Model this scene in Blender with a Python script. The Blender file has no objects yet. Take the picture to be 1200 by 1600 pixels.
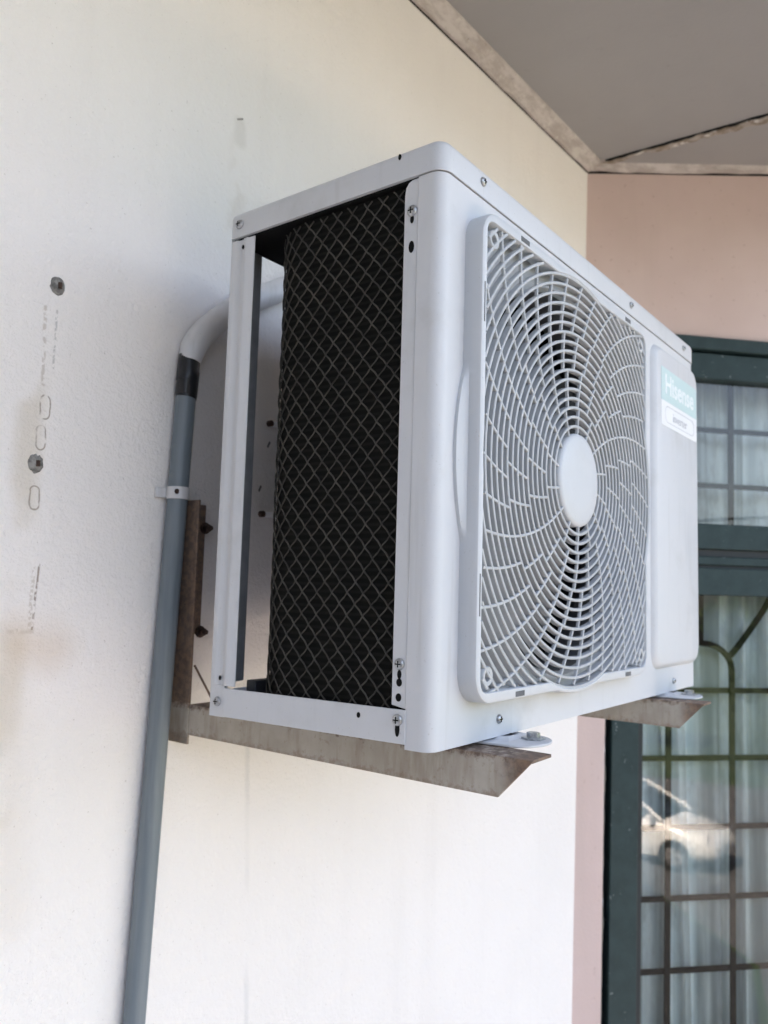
import bpy, math, random
from mathutils import Vector, Matrix, noise
random.seed(7)
scene = bpy.context.scene
R_ = math.radians

# ---------------------------------------------------------------- camera
cam_d = bpy.data.cameras.new('camera'); cam = bpy.data.objects.new('camera', cam_d)
scene.collection.objects.link(cam); scene.camera = cam
r0 = Vector((0.60315718, -0.79712222, 0.02824163))
r1 = Vector((0.09308929, 0.03518411, -0.99503591))
r2 = Vector((0.79217157, 0.60279205, 0.09542509))
CAM = Vector((-0.58263983, -0.38731323, 0.13754892))
M = Matrix(((r0.x, -r1.x, -r2.x, CAM.x), (r0.y, -r1.y, -r2.y, CAM.y), (r0.z, -r1.z, -r2.z, CAM.z), (0, 0, 0, 1)))
cam.matrix_world = M
cam_d.sensor_fit = 'VERTICAL'; cam_d.sensor_height = 32; cam_d.sensor_width = 24
cam_d.lens = 1260.1 / 1600 * 32
cam_d.clip_start = 0.01; cam_d.clip_end = 600
cam_d.dof.use_dof = True; cam_d.dof.focus_distance = 0.70; cam_d.dof.aperture_fstop = 8
scene.render.resolution_x = 768; scene.render.resolution_y = 1024

# ---------------------------------------------------------------- light
SUN_EL, SUN_AZ = 52, -14           # sun stands behind the house; azimuth from +y towards +x
w = bpy.data.worlds.new('World'); scene.world = w; w.use_nodes = True
nt = w.node_tree; bg = nt.nodes['Background']
sky = nt.nodes.new('ShaderNodeTexSky'); sky.sky_type = 'NISHITA'; sky.sun_disc = False
sky.sun_elevation = R_(SUN_EL); sky.sun_rotation = R_(SUN_AZ)
sky.air_density = 1.0; sky.dust_density = 6.0; sky.ozone_density = 0.0
nt.links.new(sky.outputs[0], bg.inputs[0]); bg.inputs[1].default_value = 0.15
sun_d = bpy.data.lights.new('sun', 'SUN'); sun_d.energy = 4.5; sun_d.angle = R_(0.6); sun_d.color = (1, .95, .87)
sun = bpy.data.objects.new('sun', sun_d); scene.collection.objects.link(sun)
sd = Vector((math.sin(R_(SUN_AZ)) * math.cos(R_(SUN_EL)), math.cos(R_(SUN_AZ)) * math.cos(R_(SUN_EL)), math.sin(R_(SUN_EL))))
sun.rotation_euler = sd.to_track_quat('Z', 'Y').to_euler()
scene.view_settings.view_transform = 'Standard'; scene.view_settings.look = 'None'
scene.view_settings.exposure = 2.86
scene.view_settings.use_white_balance = True; scene.view_settings.white_balance_temperature = 7400; scene.view_settings.white_balance_tint = 14
scene.view_settings.use_curve_mapping = False; scene.view_settings.gamma = 1

# ---------------------------------------------------------------- helpers
class MB:
    def __init__(s): s.v = []; s.f = []; s.uv = None
    def add(s, vs, fs):
        b = len(s.v); s.v += [Vector(p) for p in vs]; s.f += [tuple(b + i for i in f) for f in fs]; return s
    def box(s, x0, x1, y0, y1, z0, z1):
        v = [(x, y, z) for x in (x0, x1) for y in (y0, y1) for z in (z0, z1)]
        return s.add(v, [(0, 1, 3, 2), (4, 6, 7, 5), (0, 4, 5, 1), (2, 3, 7, 6), (0, 2, 6, 4), (1, 5, 7, 3)])
    def loops(s, loops, closed=True, cap0=False, cap1=False):
        n = len(loops[0]); b = len(s.v)
        for l in loops: s.v += [Vector(p) for p in l]
        for i in range(len(loops) - 1):
            for j in range(n if closed else n - 1):
                k = (j + 1) % n
                s.f.append((b + i * n + j, b + i * n + k, b + (i + 1) * n + k, b + (i + 1) * n + j))
        if cap0: s.f.append(tuple(b + j for j in reversed(range(n))))
        if cap1: s.f.append(tuple(b + (len(loops) - 1) * n + j for j in range(n)))
        return s
    def tube(s, pts, r, n=8, caps=True, flat=None):
        pts = [Vector(p) for p in pts]; L = []; up = Vector((0.123, 0.3, 0.9)).normalized()
        for i, p in enumerate(pts):
            t = (pts[min(i + 1, len(pts) - 1)] - pts[max(i - 1, 0)]).normalized()
            a = t.cross(up).normalized(); bb = t.cross(a).normalized()
            rr = r[i] if isinstance(r, (list, tuple)) else r
            L.append([p + (a * math.cos(2 * math.pi * k / n) + bb * math.sin(2 * math.pi * k / n)) * rr for k in range(n)])
        return s.loops(L, True, caps, caps)
    def prism(s, poly, axis, a, b):
        def P(q, h):
            return {0: (h, q[0], q[1]), 1: (q[0], h, q[1]), 2: (q[0], q[1], h)}[axis]
        return s.loops([[P(q, a) for q in poly], [P(q, b) for q in poly]], True, True, True)
    def lathe(s, prof, c, axis='y', n=32):
        L = []
        for (r, h) in prof:
            l = []
            for k in range(n):
                a = 2 * math.pi * k / n
                if axis == 'y': l.append((c[0] + r * math.cos(a), c[1] + h, c[2] + r * math.sin(a)))
                elif axis == 'x': l.append((c[0] + h, c[1] + r * math.cos(a), c[2] + r * math.sin(a)))
                else: l.append((c[0] + r * math.cos(a), c[1] + r * math.sin(a), c[2] + h))
            L.append(l)
        return s.loops(L, True, prof[0][0] > 1e-6, prof[-1][0] > 1e-6)
    def map(s, fn):
        s.v = [Vector(fn(p)) for p in s.v]; return s
    def build(s, name, mat, parent=None, bevel=0, smooth=True, ang=35, segs=2):
        me = bpy.data.meshes.new(name); me.from_pydata([tuple(p) for p in s.v], [], s.f); me.validate()
        import bmesh
        bm = bmesh.new(); bm.from_mesh(me); bmesh.ops.recalc_face_normals(bm, faces=bm.faces); bm.to_mesh(me); bm.free()
        o = bpy.data.objects.new(name, me); scene.collection.objects.link(o)
        me.materials.append(mat)
        if smooth:
            for p in me.polygons: p.use_smooth = True
            me.set_sharp_from_angle(angle=R_(ang))
        if parent:
            o.parent = parent; o.matrix_parent_inverse = Matrix.Translation(-parent.location) if parent.type == 'EMPTY' and not parent.parent else Matrix()
            if parent.type != 'EMPTY': o.matrix_parent_inverse = parent_world(parent).inverted()
        if bevel:
            m = o.modifiers.new('bevel', 'BEVEL'); m.width = bevel; m.segments = segs; m.limit_method = 'ANGLE'; m.angle_limit = R_(30)
            m.harden_normals = False
        return o
def parent_world(o):
    m = Matrix()
    while o:
        m = (o.matrix_parent_inverse if o.parent else Matrix()) @ o.matrix_basis @ m if False else ((o.matrix_parent_inverse @ o.matrix_basis) if o.parent else o.matrix_basis) @ m
        o = o.parent
    return m
def tag(o, label=None, cat=None, group=None, kind=None):
    if label: o['label'] = label
    if cat: o['category'] = cat
    if group: o['group'] = group
    if kind: o['kind'] = kind
    return o
def empty(name, loc, label=None, cat=None, group=None):
    o = bpy.data.objects.new(name, None); scene.collection.objects.link(o); o.location = loc
    o.empty_display_size = .05
    return tag(o, label, cat, group)
def sub_empty(name, parent, loc=(0, 0, 0)):
    o = bpy.data.objects.new(name, None); scene.collection.objects.link(o); o.parent = parent
    o.location = (0, 0, 0); return o

# ---- material helpers
class NT:
    def __init__(s, name):
        s.m = bpy.data.materials.new(name); s.m.use_nodes = True; s.t = s.m.node_tree
        s.p = s.t.nodes['Principled BSDF']; s.out = s.t.nodes['Material Output']
        s.geo = s.t.nodes.new('ShaderNodeTexCoord').outputs['Object']
    def n(s, typ, **kw):
        x = s.t.nodes.new(typ)
        for k, v in kw.items(): setattr(x, k, v)
        return x
    def set(s, inp, v):
        if hasattr(v, 'links') or isinstance(v, bpy.types.NodeSocket): s.t.links.new(v, inp)
        else: inp.default_value = v
    def math(s, op, a, b=0.0, c=0.0, clamp=False):
        x = s.n('ShaderNodeMath', operation=op, use_clamp=clamp)
        s.set(x.inputs[0], a); s.set(x.inputs[1], b); s.set(x.inputs[2], c); return x.outputs[0]
    def noise(s, scale, detail=3, rough=.5, vec=None, dist=0):
        x = s.n('ShaderNodeTexNoise'); s.set(x.inputs['Vector'], vec or s.geo)
        x.inputs['Scale'].default_value = scale; x.inputs['Detail'].default_value = detail
        x.inputs['Roughness'].default_value = rough; x.inputs['Distortion'].default_value = dist
        return x.outputs['Fac']
    def ramp(s, v, a, b):
        x = s.n('ShaderNodeMapRange'); x.interpolation_type = 'SMOOTHSTEP'
        s.set(x.inputs[0], v); x.inputs[1].default_value = a; x.inputs[2].default_value = b
        return x.outputs[0]
    def mix(s, f, a, b):
        x = s.n('ShaderNodeMix', data_type='RGBA'); s.set(x.inputs[0], f)
        s.set(x.inputs[6], a if not isinstance(a, tuple) else (*a, 1)[:4]); s.set(x.inputs[7], b if not isinstance(b, tuple) else (*b, 1)[:4])
        return x.outputs[2]
    def sep(s, vec=None):
        x = s.n('ShaderNodeSeparateXYZ'); s.set(x.inputs[0], vec or s.geo); return x.outputs
    def bump(s, h, strength=.3, dist=.001):
        x = s.n('ShaderNodeBump'); s.set(x.inputs['Height'], h); x.inputs['Strength'].default_value = strength
        x.inputs['Distance'].default_value = dist; s.t.links.new(x.outputs[0], s.p.inputs['Normal']); return x
    def col(s, c): s.set(s.p.inputs['Base Color'], c if not isinstance(c, tuple) else (*c, 1)[:4])
    def rough(s, v): s.set(s.p.inputs['Roughness'], v)
    def scaled(s, sx, sy, sz):
        x = s.n('ShaderNodeVectorMath', operation='MULTIPLY'); s.set(x.inputs[0], s.geo); x.inputs[1].default_value = (sx, sy, sz)
        return x.outputs[0]
def simple(name, col, rough=.5, metal=0, nscale=40, var=.12, bump=0, bscale=200, spec=.5):
    t = NT(name); t.p.inputs['Specular IOR Level'].default_value = spec
    n = t.noise(nscale, 4, .6)
    d = tuple(c * (1 - var) for c in col); u = tuple(min(1, c * (1 + var)) for c in col)
    t.col(t.mix(t.ramp(n, .3, .7), d, u)); t.rough(rough); t.p.inputs['Metallic'].default_value = metal
    if bump: t.bump(t.noise(bscale, 2), bump, .001)
    return t.m

# ---- unit paint: white powder coat with a little grime
def mat_unit(name, base, dirt=.25):
    t = NT(name)
    n = t.noise(9, 5, .65); g = t.math('MULTIPLY', t.ramp(n, .5, .78), dirt)
    streak = t.noise(1, 3, .6, t.scaled(60, 60, 4)); g2 = t.math('MULTIPLY', t.ramp(streak, .56, .75), dirt * .6)
    sp = t.noise(420, 1); g3 = t.math('MULTIPLY', t.ramp(sp, .72, .78), .35)
    f = t.math('MAXIMUM', t.math('MAXIMUM', g, g2), g3)
    t.col(t.mix(f, base, (base[0] * .62, base[1] * .6, base[2] * .54)))
    t.rough(t.math('MULTIPLY_ADD', n, .2, .33)); t.bump(t.noise(600, 1), .06, .0005)
    return t.m
M_unit = mat_unit('ac_white_paint', (.585, .60, .622), .38)
M_plas = mat_unit('ac_white_plastic', (.56, .585, .61), .15)
M_grid = simple('guard_plastic', (.44, .46, .475), .45, nscale=30, var=.05)
M_fan = simple('fan_plastic', (.045, .047, .05), .6, nscale=20)
M_dark = simple('coil_dark', (.008, .008, .0075), .9, nscale=300, var=.3, spec=.1)
M_wire = simple('wire_dark', (.052, .048, .041), .6, nscale=60, var=.4, spec=.25)
M_black = simple('dark_gap', (.01, .01, .01), .9, spec=.1)
M_screw = simple('screw_steel', (.42, .43, .44), .35, .8, nscale=300, var=.3)
M_inner = simple('inner_galvanised', (.055, .06, .068), .6, .3)

def mat_fins():
    t = NT('coil_fins'); x = t.sep()
    s = t.math('SINE', t.math('MULTIPLY', x[2], 900)); t.col(t.mix(t.ramp(s, -.2, .8), (.008, .008, .007), (.014, .0135, .012)))
    t.rough(.9); t.p.inputs['Specular IOR Level'].default_value = .08; return t.m
M_fins = mat_fins()

# ---- plaster wall with stipple, stains
def seg_dist(t, X, Zz, a, b):
    # distance from (X,Z) to segment a-b
    ax, az = a; bx, bz = b; dx, dz = bx - ax, bz - az; L = dx * dx + dz * dz + 1e-12
    px = t.math('SUBTRACT', X, ax); pz = t.math('SUBTRACT', Zz, az)
    h = t.math('MULTIPLY', t.math('ADD', t.math('MULTIPLY', px, dx), t.math('MULTIPLY', pz, dz)), 1 / L, clamp=True)
    qx = t.math('SUBTRACT', px, t.math('MULTIPLY', h, dx)); qz = t.math('SUBTRACT', pz, t.math('MULTIPLY', h, dz))
    return t.math('SQRT', t.math('ADD', t.math('MULTIPLY', qx, qx), t.math('MULTIPLY', qz, qz)))
def mat_white_wall():
    t = NT('white_stippled_plaster')
    big = t.noise(1.6, 4, .6); spk = t.noise(260, 2)
    base = t.mix(t.ramp(big, .3, .7), (.86, .825, .80), (.82, .785, .76))
    base = t.mix(t.math('MULTIPLY', t.ramp(spk, .70, .76), .35), base, (.35, .3, .26))
    n1 = t.noise(60, 3); n2 = t.noise(14, 3)
    wob = t.math('MULTIPLY', t.math('SUBTRACT', n1, .5), .004)
    wob2 = t.math('MULTIPLY', t.math('SUBTRACT', n2, .5), .03)
    s = t.sep(); X = t.math('ADD', s[0], wob); Zc = t.math('ADD', s[2], wob)
    def stain(col0, mask, col, amt): return t.mix(t.math('MULTIPLY', mask, amt), col0, col)
    def line(a, b, w, soft, brk=None):
        d = seg_dist(t, X, Zc, a, b); m = t.ramp(d, w + soft, w)
        if brk: m = t.math('MULTIPLY', m, t.ramp(t.noise(brk, 2), .42, .56))
        return m
    def oval(c, h, r, w, brk):
        d = seg_dist(t, X, Zc, (c[0] + .0005, c[1] - h), (c[0], c[1] + h))
        m = t.ramp(t.math('ABSOLUTE', t.math('SUBTRACT', d, r)), w + .0008, w * .4)
        return t.math('MULTIPLY', m, t.ramp(t.noise(brk, 2), .34, .48))
    rust = (.30, .22, .15); grey = (.30, .29, .28)
    # ghost of an old bracket: vertical streaks, three slot outlines
    base = stain(base, line((-.1345, .43), (-.1315, .345), .0008, .0022, 170), rust, .4)
    base = stain(base, line((-.121, .43), (-.121, .36), .0004, .0016, 260), grey, .5)
    base = stain(base, line((-.142, .40), (-.147, -.1), .004, .02, 8), (.62, .55, .45), .55)
    for c, br in (((-.1275, .3215), 90), ((-.1300, .2880), 60), ((-.1325, .2230), 45)):
        base = stain(base, oval(c, .0075, .0052, .0006, br), (.28, .23, .18), .8)
    base = stain(base, line((-.1215, .153), (-.1245, .086), .0006, .0012, 120), (.20, .14, .10), .75)
    base = stain(base, line((-.127, .15), (-.128, .088), .0008, .0022, 260), rust, .35)
    base = stain(base, line((-.155, .083), (-.1245, .084), .001, .003, 60), rust, .3)
    # rusty halo below it
    d = seg_dist(t, t.math('ADD', s[0], wob2), t.math('ADD', s[2], wob2), (-.135, .075), (-.10, .068))
    base = stain(base, t.ramp(d, .045, .0), (.62, .44, .28), .34)
    d = seg_dist(t, t.math('ADD', s[0], wob2), t.math('ADD', s[2], wob2), (-.15, .07), (-.13, -.2))
    base = stain(base, t.ramp(d, .05, .0), (.64, .54, .42), .2)
    # scuff above the unit, damp lines below it
    base = stain(base, line((.122, .773), (.131, .778), .0007, .0012, None), (.1, .09, .08), .9)
    d = seg_dist(t, X, Zc, (.127, .768), (.129, .745)); base = stain(base, t.ramp(d, .016, .004), (.62, .58, .54), .35)
    base = stain(base, line((.128, .74), (.128, .62), .004, .02, 20), (.62, .55, .48), .3)
    base = stain(base, line((.190, -.06), (.212, -.46), .0008, .006, 5), (.55, .55, .55), .32)
    #, (.262, -.46), .0006, .004, 7), (.45, .45, .45), .35)
    #, (.74, -.8), .003, .02, 9), (.55, .54, .55), .35)
    for (px, pz) in ((.192, .268), (.2056, .332)):
        base = stain(base, line((px, pz), (px + .003, pz + .006), .001, .0015), (.05, .05, .05), .9)
    streak = t.noise(1, 4, .6, t.scaled(14, 14, .8))
    base = t.mix(t.math('MULTIPLY', t.ramp(streak, .5, .75), .10), base, (.60, .56, .54))
    t.col(base); t.rough(.75)
    h = t.math('ADD', t.noise(170, 3, .6), t.math('MULTIPLY', t.noise(45, 2), .7))
    t.bump(h, .75, .0028)
    return t.m
M_white = mat_white_wall()
def mat_pink():
    t = NT('pink_plaster'); b = t.noise(2.2, 4, .6)
    c = t.mix(t.ramp(b, .3, .7), (.67, .53, .495), (.61, .47, .435))
    sp = t.noise(90, 2); c = t.mix(t.math('MULTIPLY', t.ramp(sp, .68, .74), .35), c, (.35, .22, .18))
    c = t.mix(t.math('MULTIPLY', t.ramp(t.noise(1, 3, .6, t.scaled(9, 9, .7)), .48, .75), .25), c, (.50, .40, .36))
    t.col(c); t.rough(.8); t.bump(t.noise(150, 3), .3, .002); return t.m
M_pink = mat_pink()
def mat_soffit():
    t = NT('soffit_grey_board'); b = t.noise(1.4, 5, .65)
    c = t.mix(t.ramp(b, .3, .7), (.33, .318, .308), (.29, .28, .273))
    sp = t.noise(30, 5, .7); c = t.mix(t.math('MULTIPLY', t.ramp(sp, .62, .8), .35), c, (.18, .168, .16))
    t.col(c); t.rough(.85); t.bump(t.noise(120, 3), .25, .0015); return t.m
M_soffit = mat_soffit()
def mat_cornice():
    t = NT('stained_cornice_wood'); b = t.noise(1, 5, .7, t.scaled(16, 16, 70))
    c = t.mix(t.ramp(b, .38, .62), (.52, .475, .445), (.38, .335, .305))
    sp = t.noise(70, 4, .7); c = t.mix(t.math('MULTIPLY', t.ramp(sp, .64, .72), .7), c, (.12, .09, .07))
    c = t.mix(t.math('MULTIPLY', t.ramp(t.noise(28, 3), .6, .68), .6), c, (.58, .55, .5))
    t.col(c); t.rough(.8); t.bump(sp, .5, .002); return t.m
M_cornice = mat_cornice()
def mat_joint():
    t = NT('peeling_joint_filler'); n = t.noise(45, 5, .7); n2 = t.noise(24, 3, .6)
    c = t.mix(t.ramp(n, .40, .60), (.36, .32, .28), (.22, .175, .13))
    c = t.mix(t.ramp(n2, .60, .64), c, (.60, .57, .53)); c = t.mix(t.math('MULTIPLY', t.ramp(n, .66, .70), .8), c, (.07, .055, .045))
    t.col(c); t.rough(.85); t.bump(n, .7, .003); return t.m
M_joint = mat_joint()
def mat_pipe():
    t = NT('grey_pvc'); n = t.noise(1, 4, .6, t.scaled(90, 90, 6))
    t.col(t.mix(t.ramp(n, .35, .7), (.15, .185, .21), (.19, .225, .25))); t.rough(.42); t.bump(t.noise(300, 2), .08, .0005); return t.m
M_pipe = mat_pipe()
M_pipew = mat_unit('white_pvc', (.66, .66, .67), .4)
M_tape = simple('black_tape', (.012, .013, .016), .35, nscale=80, var=.3, bump=.2, bscale=120)
def mat_bracket():
    t = NT('rusty_bracket_steel'); s = t.sep()
    n = t.noise(26, 5, .6); n2 = t.noise(130, 4, .65); st = t.noise(1, 4, .6, t.scaled(60, 60, 9))
    c = t.mix(t.ramp(n, .3, .7), (.46, .425, .37), (.38, .34, .285))
    c = t.mix(t.math('MULTIPLY', t.ramp(st, .48, .70), .55), c, (.27, .21, .155))
    c = t.mix(t.math('MULTIPLY', t.ramp(n2, .58, .70), .4), c, (.22, .15, .10))
    nn = t.math('MULTIPLY', t.math('SUBTRACT', n2, .5), .030); nl = t.math('MULTIPLY', t.math('SUBTRACT', n, .5), .05)
    topm = t.ramp(t.math('ADD', s[2], nn), -.013, -.003)
    low = t.math('MULTIPLY', t.ramp(t.math('ADD', s[2], nn), -.035, -.043), .6)
    tip = t.ramp(t.math('ADD', s[1], nl), -.028, -.050)
    back = t.math('MULTIPLY', t.ramp(t.math('ADD', s[2], nl), .06, .12), .85)
    f = t.math('MAXIMUM', t.math('MAXIMUM', topm, tip), t.math('MAXIMUM', low, back))
    c = t.mix(t.math('MULTIPLY', f, .85), c, t.mix(t.ramp(n2, .4, .6), (.20, .115, .07), (.11, .065, .045)))
    t.col(c); t.rough(.8); t.bump(n2, .35, .0008); return t.m
M_br = mat_bracket()
M_rust = simple('rusty_bolt', (.06, .035, .025), .85, nscale=200, var=.5, bump=.4, bscale=400)
def mat_green():
    t = NT('dark_green_frame_paint'); n = t.noise(24, 5, .7)
    c = t.mix(t.ramp(n, .3, .7), (.018, .038, .040), (.026, .050, .053))
    sp = t.noise(46, 4, .75); c = t.mix(t.ramp(sp, .66, .69), c, (.22, .25, .25))
    t.col(c); t.rough(.5); t.bump(t.noise(90, 4), .25, .001); return t.m
M_green = mat_green(); M_green.node_tree.nodes['Principled BSDF'].inputs['Specular IOR Level'].default_value = .25
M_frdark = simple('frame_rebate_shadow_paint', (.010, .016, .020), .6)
def mat_putty():
    t = NT('weathered_putty'); n = t.noise(25, 5, .7); c = t.mix(t.ramp(n, .3, .7), (.10, .10, .085), (.17, .16, .14))
    c = t.mix(t.ramp(t.noise(1, 4, .7, t.scaled(40, 40, 14)), .60, .63), c, (.62, .64, .66)); t.col(c); t.rough(.8); t.bump(n, .5, .002); return t.m
M_putty = mat_putty()
M_grille = simple('burglar_bar_paint', (.012, .011, .010), .7, nscale=40, var=.4, spec=.15)
def mat_curtain():
    t = NT('lace_curtain')
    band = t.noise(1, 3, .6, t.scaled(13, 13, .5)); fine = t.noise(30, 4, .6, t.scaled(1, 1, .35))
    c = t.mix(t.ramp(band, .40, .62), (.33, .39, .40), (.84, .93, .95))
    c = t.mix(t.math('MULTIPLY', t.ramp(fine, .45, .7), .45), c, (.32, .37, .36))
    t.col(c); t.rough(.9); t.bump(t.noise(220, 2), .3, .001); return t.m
M_curt = mat_curtain()
M_room = simple('room_paint', (.30, .28, .25), .9)
def mat_glass():
    t = NT('window_glass'); m = t.t; m.nodes.remove(t.p)
    tr = m.nodes.new('ShaderNodeBsdfTransparent'); tr.inputs[0].default_value = (.94, .96, .95, 1)
    gl = m.nodes.new('ShaderNodeBsdfGlossy'); gl.inputs['Roughness'].default_value = .0
    fr = m.nodes.new('ShaderNodeFresnel'); fr.inputs[0].default_value = 1.68
    mx = m.nodes.new('ShaderNodeMixShader'); m.links.new(fr.outputs[0], mx.inputs[0]); m.links.new(tr.outputs[0], mx.inputs[1]); m.links.new(gl.outputs[0], mx.inputs[2])
    bp = m.nodes.new('ShaderNodeBump'); bp.inputs['Strength'].default_value = .02; bp.inputs['Distance'].default_value = .002
    m.links.new(t.noise(3, 1), bp.inputs['Height']); m.links.new(bp.outputs[0], gl.inputs['Normal'])
    m.links.new(mx.outputs[0], t.out.inputs[0]); return t.m
M_glass = mat_glass()

# ================================================================ HOUSE
YW = .42; GZ = -4.75
TH = R_(43); OP = Vector((1.266, YW, 0)); SV = Vector((math.cos(TH), -math.sin(TH), 0)); NV = Vector((-math.sin(TH), -math.cos(TH), 0)); ZV = Vector((.033, 0, 1))
def P3(p): return OP + SV * p[0] + NV * p[1] + ZV * p[2]      # pink wall coordinates: along, outwards, up
house = empty('house', (0, YW, GZ), 'house corner with a white plaster wall, a pink angled bay wall and a grey soffit', 'house')
# white wall: one sheet up to the corner line, with thickness
xc = lambda z: 1.266 + .033 * z
m = MB()
gx = [-7, -3, -1, -.4, 0, .4, .8, None]; zs = [GZ, -3, -1.5, -.8, 0, .6, 1.235]
L = []
for z in zs: L.append([(x if x is not None else xc(z), YW, z) for x in gx])
m.loops(L, closed=False)
m.add([(-7, YW, GZ), (-7, YW + 5, GZ), (-7, YW + 5, 1.235), (-7, YW, 1.235)], [(0, 1, 2, 3)])
ww = m.build('wall', M_white, house, smooth=False); ww['label'] = 'white stippled plaster wall'
m = MB(); m.box(-4.2, -4.0, -6.0, YW - .001, GZ, 1.13); m.box(-6.6, -3.6, -6.3, -.67, 1.36, 1.62)  # added unseen wall and slab, hold back sky light from the left
o = m.build('wall', simple('wing_light_blocker', (.24, .225, .215), .85, nscale=3), house, smooth=False); o['label'] = 'added wing wall out of view, blocking light from the left'
# pink wall with window opening
WS0, WS1, WZ0, WZ1 = .070, 1.32, -1.35, .812
PE = 1.9
m = MB(); a = [(0, GZ), (PE, GZ), (PE, 1.47), (0, 1.24)]; h = [(WS0, WZ0), (WS1, WZ0), (WS1, WZ1), (WS0, WZ1)]
m.add([(p[0], 0, p[1]) for p in a + h] + [(p[0], -.14, p[1]) for p in h],
      [(0, 1, 5, 4), (1, 2, 6, 5), (2, 3, 7, 6), (3, 0, 4, 7), (4, 5, 9, 8), (5, 6, 10, 9), (6, 7, 11, 10), (7, 4, 8, 11)])
m.map(P3)
e = P3((PE, 0, GZ)); e2 = P3((PE, 0, 1.47))
m.add([e, e + Vector((3, 0, 0)), e2 + Vector((3, 0, 0)), e2], [(0, 1, 2, 3)])
pw = m.build('wall', M_pink, house, smooth=False); pw['label'] = 'dusty pink plaster bay wall'
# inside of the room behind the bay
m = MB()
r = [(-.2, -.15), (PE + 2.5, -.15), (PE + 2.5, -3.2), (-.2, -3.2)]
m.add([P3((p[0], p[1], z)) for z in (-2.2, 1.15) for p in r], [(0, 1, 2, 3), (4, 5, 6, 7), (1, 2, 6, 5), (2, 3, 7, 6), (3, 0, 4, 7)])
m.build('room_lining', M_room, house, smooth=False)
# soffit: two boards
def z1(x): return 1.245 + .036 * (x - 1.3066)
c0 = Vector((1.3066, YW, 1.245)); c1 = Vector((1.356, -.66, z1(1.356)))
m = MB()
m.add([(-7, YW, z1(-7)), (-7, -.66, z1(-7)), tuple(c1), tuple(c0)], [(0, 1, 2, 3)])
m.build('soffit_board', M_soffit, house, smooth=False)
pk = P3((.517, 0, 1.300)); dpk = (pk - c0).normalized()
n2 = (c1 - c0).cross(dpk).normalized()
def on2(x, y): return Vector((x, y, c0.z - (n2.x * (x - c0.x) + n2.y * (y - c0.y)) / n2.z))
pe = c0 + dpk * 2.0; off = Vector((0, 0, -.004))
m = MB(); q = [on2(c0.x, c0.y), on2(c1.x + .001, c1.y), on2(pe.x - .30, pe.y - .62), on2(pe.x + 3, pe.y - .62), on2(pe.x + 3, pe.y + .3), on2(pe.x + .03, pe.y + .03)]
m.add([p + off for p in q], [(0, 1, 2, 3, 4, 5)])
m.build('soffit_board', M_soffit, house, smooth=False)
# cornices (cove strips) -- profile (out from wall, down from soffit)
def cornice(a, b, out, prof, name='cornice', seg=60, jit=.0012):
    L = []; up = Vector((0, 0, 1))
    for i in range(seg + 1):
        t_ = i / seg; p = a.lerp(b, t_)
        j = noise.noise(p * 9) * jit * 2 + noise.noise(p * 37) * jit
        L.append([p + out * (u + (j if k in (1, 2) else 0)) + up * (v + (j if k in (0, 1) else 0)) for k, (u, v) in enumerate(prof)])
    return MB().loops(L, True, True, True).build(name, M_cornice, house, ang=50)
PR = [(.0035, -.022), (.010, -.0240), (.019, -.017), (.022, -.012), (.032, -.009), (.037, -.006), (.039, .004), (.0035, .004)]
cornice(Vector((-3, YW, z1(-3))), Vector((1.300, YW, z1(1.30))), Vector((0, -1, 0)), PR, seg=160)
PR2 = [(.003, -.018), (.010, -.020), (.022, -.018), (.026, -.008), (.036, -.006), (.038, .004), (.003, .004)]
for a_, b_, o_ in ((Vector((-3, YW, z1(-3))), Vector((1.300, YW, z1(1.30))), Vector((0, -1, 0))), (c0, pe, NV)):
    MB().loops([[p + o_ * u + Vector((0, 0, v)) for u, v in ((.0004, -.0222), (.0034, -.0205), (.0034, .003), (.0004, .003))] for p in (a_, b_)], True, True, True).build('cornice_gap', M_black, house, smooth=False)
cornice(c0 + Vector((0, 0, .0)), P3((1.85, 0, 0)) * Vector((1, 1, 0)) if False else pe, NV, PR2, seg=120, jit=.0022)
# ragged joint strip under the meeting line of the two boards
dcr = (c1 - c0).normalized(); side = Vector((1, .03, 0))
L = []
for i in range(121):
    t_ = i / 120; p = c0 + dcr * (.03 + t_ * 1.04)
    wv = .007 + .032 * min(1, t_ * 1.8) + noise.noise(Vector((t_ * 16, 1, 0))) * .016 + noise.noise(Vector((t_ * 60, 3, 0))) * .009
    wl = .003 + noise.noise(Vector((t_ * 30, 9, 0))) * .002
    zz = -.008 + noise.noise(Vector((t_ * 40, 5, 0))) * .006
    dz = on2(p.x + wv, p.y).z - p.z
    L.append([p + side * -wl + Vector((0, 0, .002)), p + side * -wl + Vector((0, 0, zz)), p + side * wv + Vector((0, 0, zz + dz)), p + side * (wv + .001) + Vector((0, 0, dz + .002))])
MB().loops(L, True, True, True).build('joint_strip', M_joint, house, ang=50)
MB().loops([[q[1] + Vector((-.0006 - .0008 * abs(noise.noise(Vector((i * .13, 2, 0)))), 0, .0055)), q[1] + Vector((.0002, 0, .0020)), q[0] + Vector((.0002, 0, 0)), q[0] + Vector((-.0010, 0, 0))] for i, q in enumerate(L)], True, True, True).build('joint_gap', M_black, house, smooth=False)
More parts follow.
